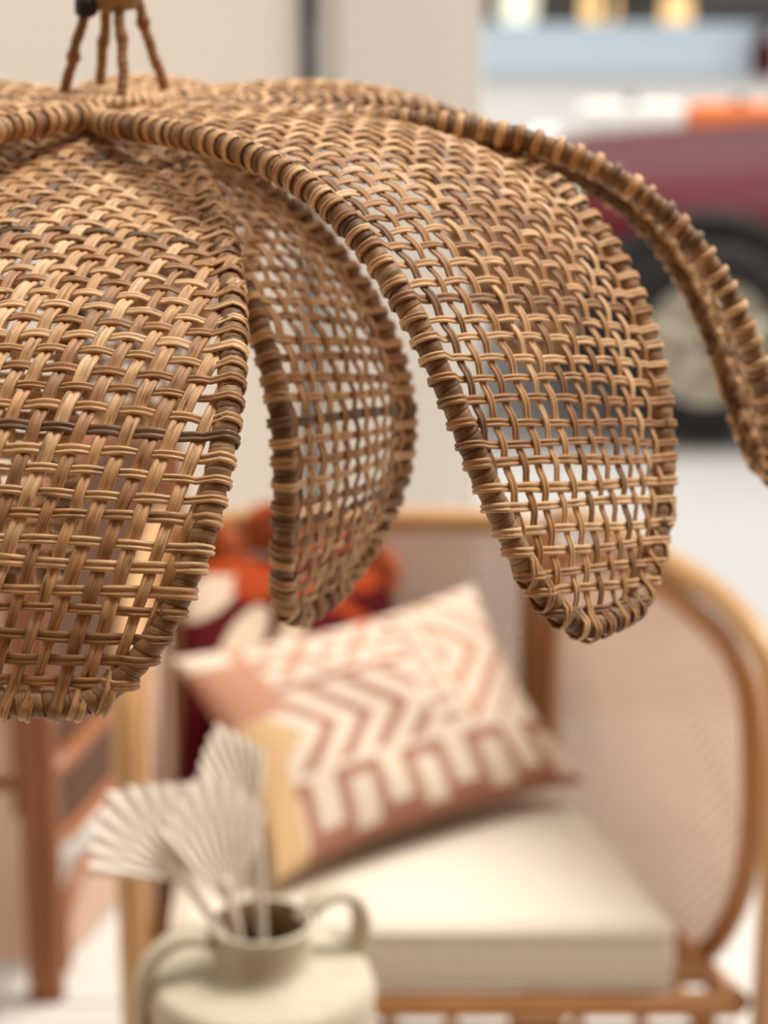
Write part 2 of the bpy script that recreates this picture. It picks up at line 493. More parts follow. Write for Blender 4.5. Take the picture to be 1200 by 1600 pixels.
    turns = tot / .0058; na = int(turns * 11)
    u = np.linspace(0, tot, na); th_ = np.linspace(0, turns * 2 * PI, na)
    lnr = np.concatenate([[0], np.cumsum(np.linalg.norm(np.diff(Pr, axis=0), axis=1))]); lnr *= tot / lnr[-1]
    C = np.stack([np.interp(u, lnr, Pr[:, c]) for c in range(3)], -1); Nn = np.stack([np.interp(u, lnr, Nr[:, c]) for c in range(3)], -1)
    Tt = np.gradient(C, axis=0); Tt /= np.linalg.norm(Tt, axis=1)[:, None]
    Bn = np.cross(Tt, Nn); Bn /= np.linalg.norm(Bn, axis=1)[:, None]; Nn = np.cross(Bn, Tt)
    jit = .00035 * np.interp(u, np.linspace(0, tot, 160), rng.normal(size=160))
    D = np.cos(th_)[:, None] * Nn + np.sin(th_)[:, None] * Bn
    Pw = C + D * (RR * .9 + .0002 + jit)[:, None]
    V, Fc, UV = ribbon(Pw, D, .0062, .0010, LOBE1)
    # tone varies along the binding
    o = strand_mesh('rim_binding', [(V, Fc, UV, .5)], M['binding'], root)
    seg = np.interp(np.repeat(u, len(LOBE1)), np.linspace(0, tot, 90), rng.uniform(0, 1, 90))
    o.data.attributes['rnd'].data.foreach_set('value', seg.astype(np.float32))
    return root

lamp = thing('pendant_lamp', 'large woven rattan pendant lamp with drooping petals hanging in the foreground', 'lamp', tuple(HUB))
PA = [-88.74, -3.67, .1504, -.0483, .3723, -.018, .3862, -.2304, .1164, .52, 3.34, .11, 4.81, -.0055]
PB = [-42.67, .65, .1999, .006, .3363, .0179, .3667, -.2377, .1078, .3153, 5.16, .0987, -5.98, -.004]
PC = [-45.57, -8.04, .096, -.0257, .2705, -.1019, .1723, -.2682, .0821, .63, 6.94, .1033, -9.15, -.0182]
PD = [-8.48, -10.82, .2084, -.012, .3459, .0191, .3825, -.2119, .0872, .4451, 5.92, .10, -1.66, -.012]
def outer(az, **k):
    q = [az, 0, .18, .006, .365, .014, .375, -.215, .092, .45, 4.5, .25, 0, -.003]
    for a, b in k.items(): q[int(a[1:])] = b
    return q
def inner(az, **k):
    q = [az, 0, .094, -.031, .29, -.08, .18, -.24, .068, .7, 6, .12, 0, -.0187]
    for a, b in k.items(): q[int(a[1:])] = b
    return q
weave_petal(PA, lamp, 'nearest broad petal hanging towards the viewer', True, True, skewL=-.34, skewC=.05, wl=.0059, wc=.0050)
weave_petal(PB, lamp, 'right hand petal with an open weave near its tip', True, True, skewL=0., skewC=.17, wl=.0046, wc=.0045)
weave_petal(PC, lamp, 'lower inner petal hanging between the two front ones', True, True, skewC=.1, wl=.0050, wc=.0048)
weave_petal(PD, lamp, 'petal seen edge on at the far right', False, False)
weave_petal(outer(45, _8=.078), lamp, None, True, False)
weave_petal(outer(90), lamp, None, False, False)
weave_petal(outer(135), lamp, None, False, False)
weave_petal(outer(180), lamp, None, False, False)
weave_petal(outer(-130, _1=6, _3=.01, _5=.012), lamp, None, False, True)
weave_petal(inner(-104), lamp, None, False, False)
weave_petal(inner(-150), lamp, None, False, False)
weave_petal(inner(95), lamp, None, False, False)
weave_petal(inner(165), lamp, None, False, False)

# hub ring with wound cane, four wrapped rods, knob, cord
def wound_ring(R, r, z, turns, m, name, parent, wid=.0048):
    n = turns * 10; a = np.linspace(0, 2 * PI, n); t = np.linspace(0, turns * 2 * PI, n)
    rad = np.stack([np.cos(a), np.sin(a), 0 * a], -1)
    D = np.cos(t)[:, None] * rad + np.sin(t)[:, None] * np.array([0, 0, 1.])
    P = HUB + np.array([0, 0, z]) + rad * R + D * (r + .0003 * rng.normal(size=n))[:, None]
    V, Fc, UV = ribbon(P, D, wid, .0013, LOBE1)
    return strand_mesh(name, [(V, Fc, UV, .75)], m, parent)
hub = MB()
hub.lathe([(.002, -.016), (.030, -.014), (.034, -.006), (.030, .001), (.012, .003), (.002, .003)], tuple(HUB), 32)
hubo = hub.build('hub', M['pole_dark'], lamp)
wound_ring(.031, .006, -.003, 40, M['cane'], 'hub_binding', hubo)
wound_ring(.020, .005, -.001, 28, M['cane'], 'hub_binding', hubo)
wound_ring(.010, .0045, .000, 16, M['cane'], 'hub_binding', hubo)
KN = HUB + np.array([.001, 0, .057])
for k, (ang, tx) in enumerate([(197, -.0125), (112, -.004), (287, .006), (18, .0150)]):
    a = math.radians(ang)
    b = HUB + np.array([.031 * math.cos(a), .031 * math.sin(a), -.002])
    t_ = HUB + np.array([tx, .010 * math.sin(a), .052])
    n = 26; u = np.linspace(0, 1, n)[:, None]
    P = b * (1 - u) + t_ * u
    P = P + np.array([1, .4, 0]) * (.0005 * np.sin(u * 7 + k * 2.2) + .0003 * np.sin(u * 19 + k))
    rad = .0029 * (1 + .12 * np.sin(np.linspace(0, 30, n) + k) + .45 * np.exp(-((np.linspace(0, 1, n) - (.45 + .12 * k) % 1) / .05) ** 2))
    rad[:3] *= 1.25
    ro = MB().tube(P, rad, 10).build('rod', M['rod'], lamp)
    # thin cane wound round the rod
    m_ = 150; uu = np.linspace(0, 1, m_); C = np.stack([np.interp(uu, u[:, 0], P[:, c]) for c in range(3)], -1)
    th_ = uu * 2 * PI * 14
    D = np.stack([np.cos(th_), np.sin(th_), 0 * th_], -1)
    V, Fc, UV = ribbon(C + D * .0027, D, .0042, .0008, LOBE1)
    strand_mesh('rod_binding', [(V, Fc, UV, .45 + .12 * k)], M['binding'], ro)
kn = MB().lathe([(.003, -.010), (.0135, -.008), (.0185, -.001), (.0185, .008), (.014, .017), (.006, .024), (.004, .03)], tuple(KN), 28).build('knob', M['knob'], lamp)
MB().lathe([(.0035, 0), (.0065, .002), (.0065, .010), (.0035, .012)], (KN[0] - .0135, KN[1] - .013, KN[2] - .012), 16).build('cord_grip', M['black'], lamp)
MB().tube([KN + np.array([0, 0, z]) for z in np.linspace(.02, 1.45, 20)], .003, 8).build('cord', M['black'], lamp)
MB().lathe([(.05, 0), (.05, .018), (.012, .026)], (KN[0], KN[1], KN[2] + 1.42), 28).build('canopy', M['knob'], lamp)
# beam the lamp hangs from
struct('trim_2', MB().box(-3.2, 1.6, KN[1] - .05, KN[1] + .05, KN[2] + 1.446, KN[2] + 1.56, .006), M['wall'])

# ------------------------------------------------------------------ rattan armchair
def webbing(fn, poly, parent, pitch=.0100, wid=.0030, name='cane_webbing', m=None):
    """octagonal-style cane webbing: straight, cross and diagonal ribbons clipped to a polygon in panel (p,z) space"""
    poly = np.array(poly, float); mb = MB()
    cx = poly.mean(0)
    for fam, (dx, dz, step) in enumerate([(1, 0, pitch), (0, 1, pitch), (1, 1, pitch * 1.414), (1, -1, pitch * 1.414)]):
        d_ = np.array([dx, dz], float); d_ /= np.linalg.norm(d_); nrm = np.array([-d_[1], d_[0]])
        pr = (poly - cx) @ nrm
        off = np.arange(math.ceil(pr.min() / step) * step, pr.max(), step)
        for o_ in off:
            ts = []
            for i in range(len(poly)):
                a, b = poly[i] - cx, poly[(i + 1) % len(poly)] - cx
                fa, fb = a @ nrm - o_, b @ nrm - o_
                if fa * fb < 0: ts.append(((a + (b - a) * fa / (fa - fb)) @ d_))
            ts.sort()
            for k in range(0, len(ts) - 1, 2):
                if ts[k + 1] - ts[k] < .005: continue
                p0 = cx + nrm * o_ + d_ * ts[k]; p1 = cx + nrm * o_ + d_ * ts[k + 1]
                e = nrm * wid / 2; z = .0006 * (fam - 1.5); t = .0004
                q = [p0 - e, p1 - e, p1 + e, p0 + e]
                V = [fn(c[0], c[1], z - t) for c in q] + [fn(c[0], c[1], z + t) for c in q]
                mb.add(V, [(0, 1, 2, 3), (7, 6, 5, 4), (0, 4, 5, 1), (1, 5, 6, 2), (2, 6, 7, 3), (3, 7, 4, 0)])
    o = mb.build(name, m or M['webbing'], parent, False); o['kind'] = 'stuff'
    return o

INNER = [(.02, .70), (.06, .755), (.13, .772), (.264, .782), (.369, .772), (.436, .757), (.478, .732), (.501, .692), (.513, .611), (.512, .518), (.488, .434), (.430, .352), (.34, .30), (.2, .285), (.06, .285), (.015, .33), (.008, .5)]
OUTER = [(-.03, .00), (-.028, .3), (-.025, .70), (.02, .788), (.10, .808), (.20, .814), (.30, .812), (.40, .806), (.47, .79), (.525, .76), (.553, .70), (.558, .60), (.556, .40), (.553, .2), (.552, 0)]

def armchair(label, loc, sides, facing=1, low_web=False, dark=False):
    root = thing('rattan_armchair', label, 'chair', loc, 'rattan armchairs')
    g = facing
    pole, rail = (M['pole_dark'], M['pole_dark']) if dark else (M['pole'], M['pole2'])
    fat = 1.25 if dark else 1.0
    (lb, lf), (rb, rf) = sides      # x of each side at the back and at the front
    for sgn, xb, xf in ((1, rb, rf), (-1, lb, lf)):
        A = np.array([xb, .25]) * g; B = np.array([xf, -.25]) * g; u = (B - A) / np.linalg.norm(B - A); nm = np.array([-u[1], u[0]]) * sgn
        f = lambda p, z, o=0: np.array([loc[0] + A[0] + u[0] * p + nm[0] * o, loc[1] + A[1] + u[1] * p + nm[1] * o, loc[2] + z])
        fz = (lambda z: .22 + (z - .285) * 1.13) if dark else (lambda z: z)
        ip = smooth_path([(p, fz(z), 0) for p, z in INNER], 170, True)
        MB().tube([f(p, z) for p, z, _ in ip], .0145, 12, True).build('side_hoop', pole, root)
        op = smooth_path([(p, z, 0) for p, z in OUTER], 140)
        MB().tube([f(p, max(z, .0), .004) for p, z, _ in op], .0165 * fat, 12).build('arm_rail', rail, root)
        ins = [(cxp + (p - cxp) * .985, cz + (z - cz) * .985) for p, z, _ in ip for cxp, cz in [(.27, .53)]]
        webbing(f, ins[::2], root, .0062, .0058, m=M['web_shade']) if dark else webbing(f, ins[::2], root)
        # lower hoop brace between the legs
        lp = smooth_path([(.06, .0, 0), (.065, .16, 0), (.11, .245, 0), (.20, .268, 0), (.33, .268, 0), (.44, .245, 0), (.492, .16, 0), (.50, .0, 0)], 60)
        if dark: lp[:, 1] *= .52
        MB().tube([f(p, z) for p, z, _ in lp], .012, 10).build('brace', pole, root)
        if low_web: webbing(f, [(p, max(z, .01)) for p, z, _ in lp[::3]], root)
    # back frame
    Y = loc[1] + .28 * g
    hx = (rb - lb) / 2 + .01; mx = loc[0] + (lb + rb) / 2 * g
    bp = smooth_path([(-hx, .0, 0), (-hx - .002, .4, 0), (-hx + .002, .70, 0), (-hx + .025, .758, 0), (-hx + .08, .776, 0), (0, .779, 0), (hx - .08, .776, 0), (hx - .025, .758, 0), (hx - .002, .70, 0), (hx + .002, .4, 0), (hx, .0, 0)], 120)
    MB().tube([(mx + x, Y, loc[2] + z) for x, z, _ in bp], .0165 * fat, 12).build('back_hoop', rail, root)
    for s_ in (-1, 1):
        MB().tube([(mx + s_ * (hx - .032), Y - .005, loc[2] + z) for z in np.linspace(.30, .755, 8)], .011, 10).build('back_post', pole, root)
    MB().tube([(mx + x, Y, loc[2] + .47) for x in np.linspace(-hx + .01, hx - .01, 6)], .010, 10).build('back_rail', pole, root)
    wx = hx - .032
    zb = .06 if low_web else .35
    poly = [(-wx, zb), (wx, zb), (wx, .74), (wx - .028, .765), (-wx + .028, .765), (-wx, .74)]
    webbing(lambda p, z, o=0: (mx + p, Y - o, loc[2] + z), poly, root, wid=.0042 if dark else .0030)
    # seat frame: rails, slats
    fr = [((lf + .025) * g, -.262), ((rf - .025) * g, -.262), ((rb + .015) * g, .27), ((lb - .015) * g, .27)]
    x0, x1 = sorted((fr[0][0], fr[1][0]))
    for i in range(4):
        a, b = fr[i], fr[(i + 1) % 4]
        MB().tube([(loc[0] + a[0] + (b[0] - a[0]) * t, loc[1] + (a[1] + (b[1] - a[1]) * t) * g, loc[2] + .345) for t in np.linspace(0, 1, 6)], .0155, 12).build('seat_rail', pole, root)
    MB().tube([(loc[0] + x0 + (x1 - x0) * t, loc[1] - .262 * g, loc[2] + .305) for t in np.linspace(0, 1, 8)], .011, 10).build('apron_rail', pole, root)
    for t in np.linspace(x0 + .04, x1 - .04, 9):
        MB().tube([(loc[0] + t, loc[1] - .262 * g, loc[2] + z) for z in (.305, .345)], .008, 8).build('spindle', pole, root)
    for y in np.linspace(-.2, .2, 6):
        k_ = (y + .262) / .532
        xa, xb_ = sorted((fr[0][0] + (fr[3][0] - fr[0][0]) * k_, fr[1][0] + (fr[2][0] - fr[1][0]) * k_))
        MB().box(loc[0] + xa + .01, loc[0] + xb_ - .01, loc[1] + y * g - .02, loc[1] + y * g + .02, loc[2] + .345, loc[2] + .357, .003).build('seat_slat', pole, root, False)
    for xx in (x0 + .04, x1 - .04):
        MB().tube([(loc[0] + xx, loc[1] - .262 * g, loc[2] + z) for z in np.linspace(0, .345, 5)], .0145, 12).build('leg', pole, root)
    # front arch between the legs
    ap = smooth_path([(x0 + .06, .0, 0), (x0 + .07, .2, 0), (x0 + .12, .285, 0), ((x0 + x1) / 2, .295, 0), (x1 - .12, .285, 0), (x1 - .07, .2, 0), (x1 - .06, .0, 0)], 60)
    MB().tube([(loc[0] + x, loc[1] - .262 * g, loc[2] + z) for x, z, _ in ap], .010, 10).build('front_arch', pole, root)
    return root

chair = armchair('rattan armchair with flared cane sides, holding the white seat cushion and patterned pillow', (.07, 2.55, 0), ((-.36, -.352), (.15, .37)))
armchair('rattan armchair seen from behind at the left edge, cane webbed down to the floor', (-.868, 3.22, 0), ((-.36, -.50), (.36, .50)), -1, True, True)

# seat cushion: rounded tapered box with piping
def seat_cushion(cx, cy, z0, z1):
    root = thing('seat_cushion', 'off-white boxy seat cushion on the rattan armchair', 'cushion', (cx, cy, z0))
    def ring(ins, z, bul=0):
        pts = []
        cr = [(-.318, -.262), (.272, -.262), (.150, .245), (-.335, .245)]
        # rounded corners
        out = []
        for i in range(4):
            p = np.array(cr[i]); a = np.array(cr[i - 1]); b = np.array(cr[(i + 1) % 4])
            da = (a - p) / np.linalg.norm(a - p); db = (b - p) / np.linalg.norm(b - p); r = .022
            for t in np.linspace(0, 1, 6):
                q = (1 - t) ** 2 * (p + da * r) + 2 * t * (1 - t) * p + t * t * (p + db * r); out.append(q)
            for t in np.linspace(.1, .9, 9): out.append((p + db * r) * (1 - t) + (b - (db) * r) * t)
        out = np.array(out); c = out.mean(0)
        d_ = out - c; ln = np.linalg.norm(d_, axis=1)[:, None]
        return [(cx + q[0], cy + q[1], z) for q in c + d_ * (1 - ins / ln)]
    rings = [ring(.012, z0), ring(.004, z0 + .006), ring(0, z0 + .014), ring(-.003, (z0 + z1) / 2), ring(0, z1 - .016), ring(.004, z1 - .008), ring(.012, z1 - .001), ring(.03, z1 + .002), ring(.08, z1 + .006), ring(.14, z1 + .008)]
    n = len(rings[0]); V = sum(rings, []); Fc = [tuple(range(n - 1, -1, -1)), tuple((len(rings) - 1) * n + k for k in range(n))]
    for i in range(len(rings) - 1):
        for k in range(n):
            l = (k + 1) % n; Fc.append((i * n + k, i * n + l, (i + 1) * n + l, (i + 1) * n + k))
    raw('cover', V, Fc, M['linen'], root)
    for z in (z0 + .008, z1 - .010):
        MB().tube(ring(.001, z), .0028, 8, True).build('piping', M['linen'], root)
seat_cushion(.07, 2.55, .358, .445)

# ------------------------------------------------------------------ pillows
def pillow_mesh(name, TL, TR, BR, BL, T, colfn, parent, n=150, pinch=.10):
    TL, TR, BR, BL = map(lambda a: np.array(a, float), (TL, TR, BR, BL))
    nrm = np.cross(TR - TL, BL - TL); nrm /= np.linalg.norm(nrm)
    if nrm[1] > 0: nrm = -nrm
    g = np.linspace(-1, 1, n); U, Vv = np.meshgrid(g, g)
    u = U * (1 - pinch * (1 - Vv ** 2)); v = Vv * (1 - pinch * 1.2 * (1 - U ** 2))
    a = (u + 1) / 2; b = (v + 1) / 2
    P = ((1 - a) * (1 - b))[..., None] * BL + (a * (1 - b))[..., None] * BR + (a * b)[..., None] * TR + ((1 - a) * b)[..., None] * TL
    hgt = T * (np.clip((1 - U ** 2) * (1 - Vv ** 2), 0, 1)) ** .42
    wr = .004 * np.sin(6 * U + 4 * Vv) * (1 - U ** 2) * (1 - Vv ** 2)
    F_ = P + nrm * (hgt + wr)[..., None]; B_ = P - nrm * (hgt * .8)[..., None]
    V = np.concatenate([F_.reshape(-1, 3), B_.reshape(-1, 3)])
    Fc = []
    for i in range(n - 1):
        for j in range(n - 1):
            k = i * n + j; Fc.append((k, k + 1, k + n + 1, k + n)); k2 = k + n * n; Fc.append((k2 + n, k2 + n + 1, k2 + 1, k2))
    o = raw(name, V, Fc, M['print'], parent)
    col = colfn((U + 1) / 2, (Vv + 1) / 2).reshape(-1, 3)
    col = np.concatenate([col, col]); col = np.concatenate([col, np.ones((len(col), 1))], 1)
    ca = o.data.color_attributes.new('print', 'FLOAT_COLOR', 'POINT'); ca.data.foreach_set('color', col.astype(np.float32).ravel())
    return o

CR = np.array([.70, .585, .46]); TC = np.array([.36, .17, .11]); TC2 = np.array([.48, .25, .165]); OC = np.array([.62, .42, .22])
def tribal(u, v):
    c = np.broadcast_to(CR, u.shape + (3,)).copy()
    def put(m, k): c[m] = k
    # meander band along the bottom hem: upright bars, open loops alternately up and down
    z = v < .30
    ph = (u * 9.0) % 1
    put(z & (v < .035), TC)
    put(z & (ph < .30), TC)
    put((v > .245) & (v < .30) & (((u * 4.5) % 1) < .62), TC)
    put((v > .03) & (v < .085) & (((u * 4.5 + .5) % 1) < .62), TC)
    # bold zigzag chevrons, points to the right
    zz = (v > .33) & (v < .69) & (u < .60)
    tri = 1 - np.abs((v - .33) / .36 - .5) * 2
    q = u - tri * .13
    put(zz & (((q * 8.2) % 1) < .42) & (q > .04), TC)
    put(zz & (q < .05) & (u < .16), OC)
    put((u < .10) & (v < .6), OC)
    # dividing line
    put((v > .70) & (v < .745) & (u < .62), TC)
    # upper band: crosses and dots
    ub = (v > .77) & (u < .64) & (u > .1)
    fx = (u * 5) % 1 - .5; fy = (v - .87) / .26
    put(ub & (np.abs(np.abs(fx) - np.abs(fy)) < .11) & (np.abs(fy) < .42), TC2)
    put(ub & (((u * 5 + .5) % 1 - .5) ** 2 + fy ** 2 < .02), TC2)
    put((u < .17) & (v > .62), TC2)
    put((u < .13) & (v > .9), CR)
    # ladder column
    lc = (u > .62) & (u < .70) & (v > .33)
    put(lc & (((v * 11) % 1) < .42), TC)
    # nested arrow bands on the right
    rb = (u > .73) & (v > .33)
    d_ = np.abs(v - .70) * .8 + (u - .73)
    put(rb & (((d_ * 8) % 1) < .40), TC2)
    put(rb & (d_ > .40), CR)
    put((v > .33) & (u > .725) & (u < .745), TC2)
    return c

pl = thing('lumbar_pillow', 'large cream lumbar pillow with terracotta zigzag and comb print on the armchair', 'pillow', (.0, 2.5, .455))
pillow_mesh('cover', (-.262, 2.515, .692), (.118, 2.765, .706), (.262, 2.640, .475), (-.128, 2.335, .478), .050, tribal, pl, 190)

MR = np.array([.085, .007, .009]); OR_ = np.array([.36, .055, .014]); LC = np.array([.66, .52, .38])
def jungle(u, v):
    c = np.broadcast_to(MR, u.shape + (3,)).copy()
    for (x, y, a, l, w_, k) in [(.22, .62, .9, .26, .075, LC), (.42, .60, 1.1, .22, .055, LC), (.1, .82, .5, .2, .07, LC), (.33, .86, .2, .2, .07, OR_), (.60, .80, -.5, .24, .07, OR_), (.8, .6, -1., .2, .06, OR_), (.62, .45, .8, .16, .05, LC), (.15, .95, 0, .3, .06, OR_), (.85, .86, .4, .16, .06, OR_), (.3, .25, .6, .25, .05, OR_ * .5), (.7, .2, -.6, .25, .05, OR_ * .5)]:
        dx, dy = u - x, v - y; p = dx * math.cos(a) + dy * math.sin(a); q = -dx * math.sin(a) + dy * math.cos(a)
        c[(p / l * 1.5) ** 2 + (q / w_) ** 2 < 1] = k
    return c
mp = thing('maroon_pillow', 'maroon pillow with cream leaf print and orange fringe, behind the patterned pillow', 'pillow', (-.12, 2.7, .455))
mTL, mTR, mBR, mBL = (-.262, 2.68, .785), (.0, 2.79, .735), (.06, 2.75, .50), (-.258, 2.43, .47)
pillow_mesh('cover', mTL, mTR, mBR, mBL, .045, jungle, mp, 110, .05)
# fringe along top and right edges: many short loose cords
def fringe(a, b, n, ln, name='fringe'):
    a, b = np.array(a, float), np.array(b, float); mb = MB()
    for i in range(n):
        t = (i + rng.uniform(0, 1)) / n; p = a * (1 - t) + b * t + np.array([0, rng.normal() * .006, 0])
        d_ = np.array([rng.normal() * .5, rng.normal() * .4 - .2, 1.0 + rng.normal() * .3]); d_ /= np.linalg.norm(d_)
        pts = [p + d_ * ln * k * rng.uniform(.8, 1.1) + np.array([0, 0, -.35 * ln * k * k]) for k in (0, .35, .7, 1)]
        mb.add(*(lambda m: (m.V, m.F))(MB().tube(pts, [.0022, .0022, .002, .0012], 4)))
    o = mb.build(name, M['maroon_fringe'], mp); o['kind'] = 'stuff'; return o
def pompom(c, r):
    mb = MB()
    for i in range(420):
        d_ = rng.normal(size=3); d_ /= np.linalg.norm(d_)
        c_ = np.array(c); k = rng.uniform(.85, 1.1)
        mb.add(*(lambda m: (m.V, m.F))(MB().tube([c_ + d_ * r * .2, c_ + d_ * r * .7 * k, c_ + d_ * r * k + np.array([0, 0, -.1 * r])], [.0018, .0018, .0010], 3)))
    mb.build('pompom', M['maroon_fringe'], mp)
fringe(mTL, mTR, 240, .035)
pompom((-.150, 2.73, .800), .034); pompom((-.045, 2.78, .738), .036); pompom((-.010, 2.79, .715), .036); pompom((-.225, 2.70, .79), .034)

# ------------------------------------------------------------------ side table, jug, palm spears
tb = thing('side_table', 'round wooden side table under the clay jug, below the picture edge', 'table', (-.107, 1.735, 0))
MB().lathe([(.02, .448), (.165, .448), (.17, .455), (.17, .470), (.165, .476), (.02, .476)], (-.107, 1.735, 0), 48).build('tabletop', M['wood'], tb)
for k in range(3):
    a = 2 * PI * k / 3 + .5
    MB().tube([(-.107 + math.cos(a) * r_, 1.735 + math.sin(a) * r_, z) for r_, z in ((.14, 0), (.12, .24), (.10, .449))], [.011, .013, .015], 12).build('leg', M['wood'], tb)

JX, JY = -.107, 1.735
jug = thing('clay_jug', 'cream clay jug with two handles holding dried palm spears', 'vase', (JX, JY, .4765))
outerp = [(.060, .4985), (.082, .502), (.092, .515), (.097, .55), (.0985, .60), (.099, .655), (.0985, .690), (.096, .6975), (.091, .7005), (.070, .7045), (.050, .7075), (.0435, .711), (.0415, .718), (.0415, .735), (.043, .742), (.0455, .746), (.0462, .750), (.0445, .753), (.0415, .752)]
outerp = [(a, b - .022) for a, b in outerp]
innerp = [(a, b - .022) for a, b in [(.0415, .752), (.0385, .745), (.0375, .73), (.038, .712), (.05, .695), (.085, .68), (.09, .6), (.085, .53), (.01, .512)]]
MB().lathe(outerp, (JX, JY, 0), 64, False).build('body', M['clay'], jug)
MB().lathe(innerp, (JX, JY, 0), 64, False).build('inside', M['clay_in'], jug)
MB().lathe([(.0975, .6665), (.1005, .663), (.0985, .6585)], (JX, JY, 0), 64, False).build('shoulder_ridge', M['clay'], jug)
def strap(ctrl, name='handle'):
    P = smooth_path(ctrl, 40)
    T = np.gradient(P, axis=0); T /= np.linalg.norm(T, axis=1)[:, None]
    side = P.mean(0) - np.array([JX, JY, P.mean(0)[2]]); side /= np.linalg.norm(side)
    tang = np.array([-side[1], side[0], 0])
    N = np.cross(np.broadcast_to(tang, T.shape), T)
    V, Fc, UV = ribbon(P, N, .026, .013, [(-1, 0), (-.85, .7), (-.4, 1), (.4, 1), (.85, .7), (1, 0), (.85, -.7), (.4, -1), (-.4, -1), (-.85, -.7)])
    raw(name, V, Fc, M['clay'], jug)
def hnd(ang, pts):
    a = math.radians(ang)
    strap([(JX + r_ * math.cos(a), JY + r_ * math.sin(a), z - .022) for r_, z in pts])
hnd(188, [(.040, .733), (.058, .741), (.078, .738), (.096, .722), (.106, .70), (.108, .67), (.104, .64), (.096, .615)])
hnd(30, [(.040, .742), (.054, .756), (.072, .760), (.090, .752), (.099, .734), (.098, .712), (.090, .695)])

def palm(label, apex, tip, half, L, edge, stem_to, side=(1, 0, 0), ray=9, droop=0.):
    root = thing('palm_spear', label, 'dried leaf', tuple(stem_to), 'dried palm spears in the jug')
    apex = np.array(apex); tip = np.array(tip); d_ = tip - apex; d_ /= np.linalg.norm(d_)
    s_ = np.array(side, float); s_ -= d_ * (s_ @ d_); s_ /= np.linalg.norm(s_); n_ = np.cross(s_, d_)
    V = []; Fc = []; K = ray * 2 + 1; R_ = 9
    ha = math.radians(half); sx, sy = edge * L * math.sin(ha), edge * L * math.cos(ha)   # side corner of the spear
    for i in range(K):
        t = i / (K - 1) * 2 - 1; a = t * ha
        # straight cut from side corner to the pointed tip
        k_ = (L - sy) / max(sx, 1e-6)
        ll = L / (math.cos(a) + k_ * abs(math.sin(a)))
        ll = ll * .75 + .25 * L * (edge + (1 - edge) * math.cos(t * PI / 2))
        ll *= (1.0 if i % 2 else .97)
        for j in range(R_):
            r_ = ll * j / (R_ - 1)
            zz = (.0022 if i % 2 else -.0022) * (j / (R_ - 1)) ** .7 - .10 * r_ * r_ / L + .012 * t * t * (r_ / L)
            V.append(apex + d_ * r_ * math.cos(a) + s_ * r_ * math.sin(a) + n_ * zz)
    m0 = K * R_
    V += [v - n_ * .0006 for v in V]
    for i in range(K - 1):
        for j in range(R_ - 1):
            q = (i * R_ + j, (i + 1) * R_ + j, (i + 1) * R_ + j + 1, i * R_ + j + 1)
            Fc.append(q); Fc.append(tuple(m0 + k for k in q[::-1]))
    raw('leaf_blade', V, Fc, M['palm'], root, False)
    st_ = np.array(stem_to)
    mid = (apex + st_) / 2 + np.array([0, 0, -.004])
    MB().tube(smooth_path([apex + d_ * .03, apex, mid, st_], 16), [.0022] * 4 + [.0032] * 12 if False else .0040, 8).build('stem', M['palm'], root)
palm('left dried palm spear, fanned wide and leaning out over the jug handle', (-.174, 1.742, .764), (-.238, 1.775, .826), 44, .108, .80, (-.095, 1.735, .65))
palm('middle dried palm spear, tallest blade in front, standing in the jug neck', (-.131, 1.728, .742), (-.158, 1.768, .850), 32, .130, .70, (-.115, 1.722, .65))
palm('rear dried palm spear, smaller and darker behind the middle one', (-.112, 1.765, .800), (-.148, 1.80, .885), 28, .104, .68, (-.105, 1.745, .65))

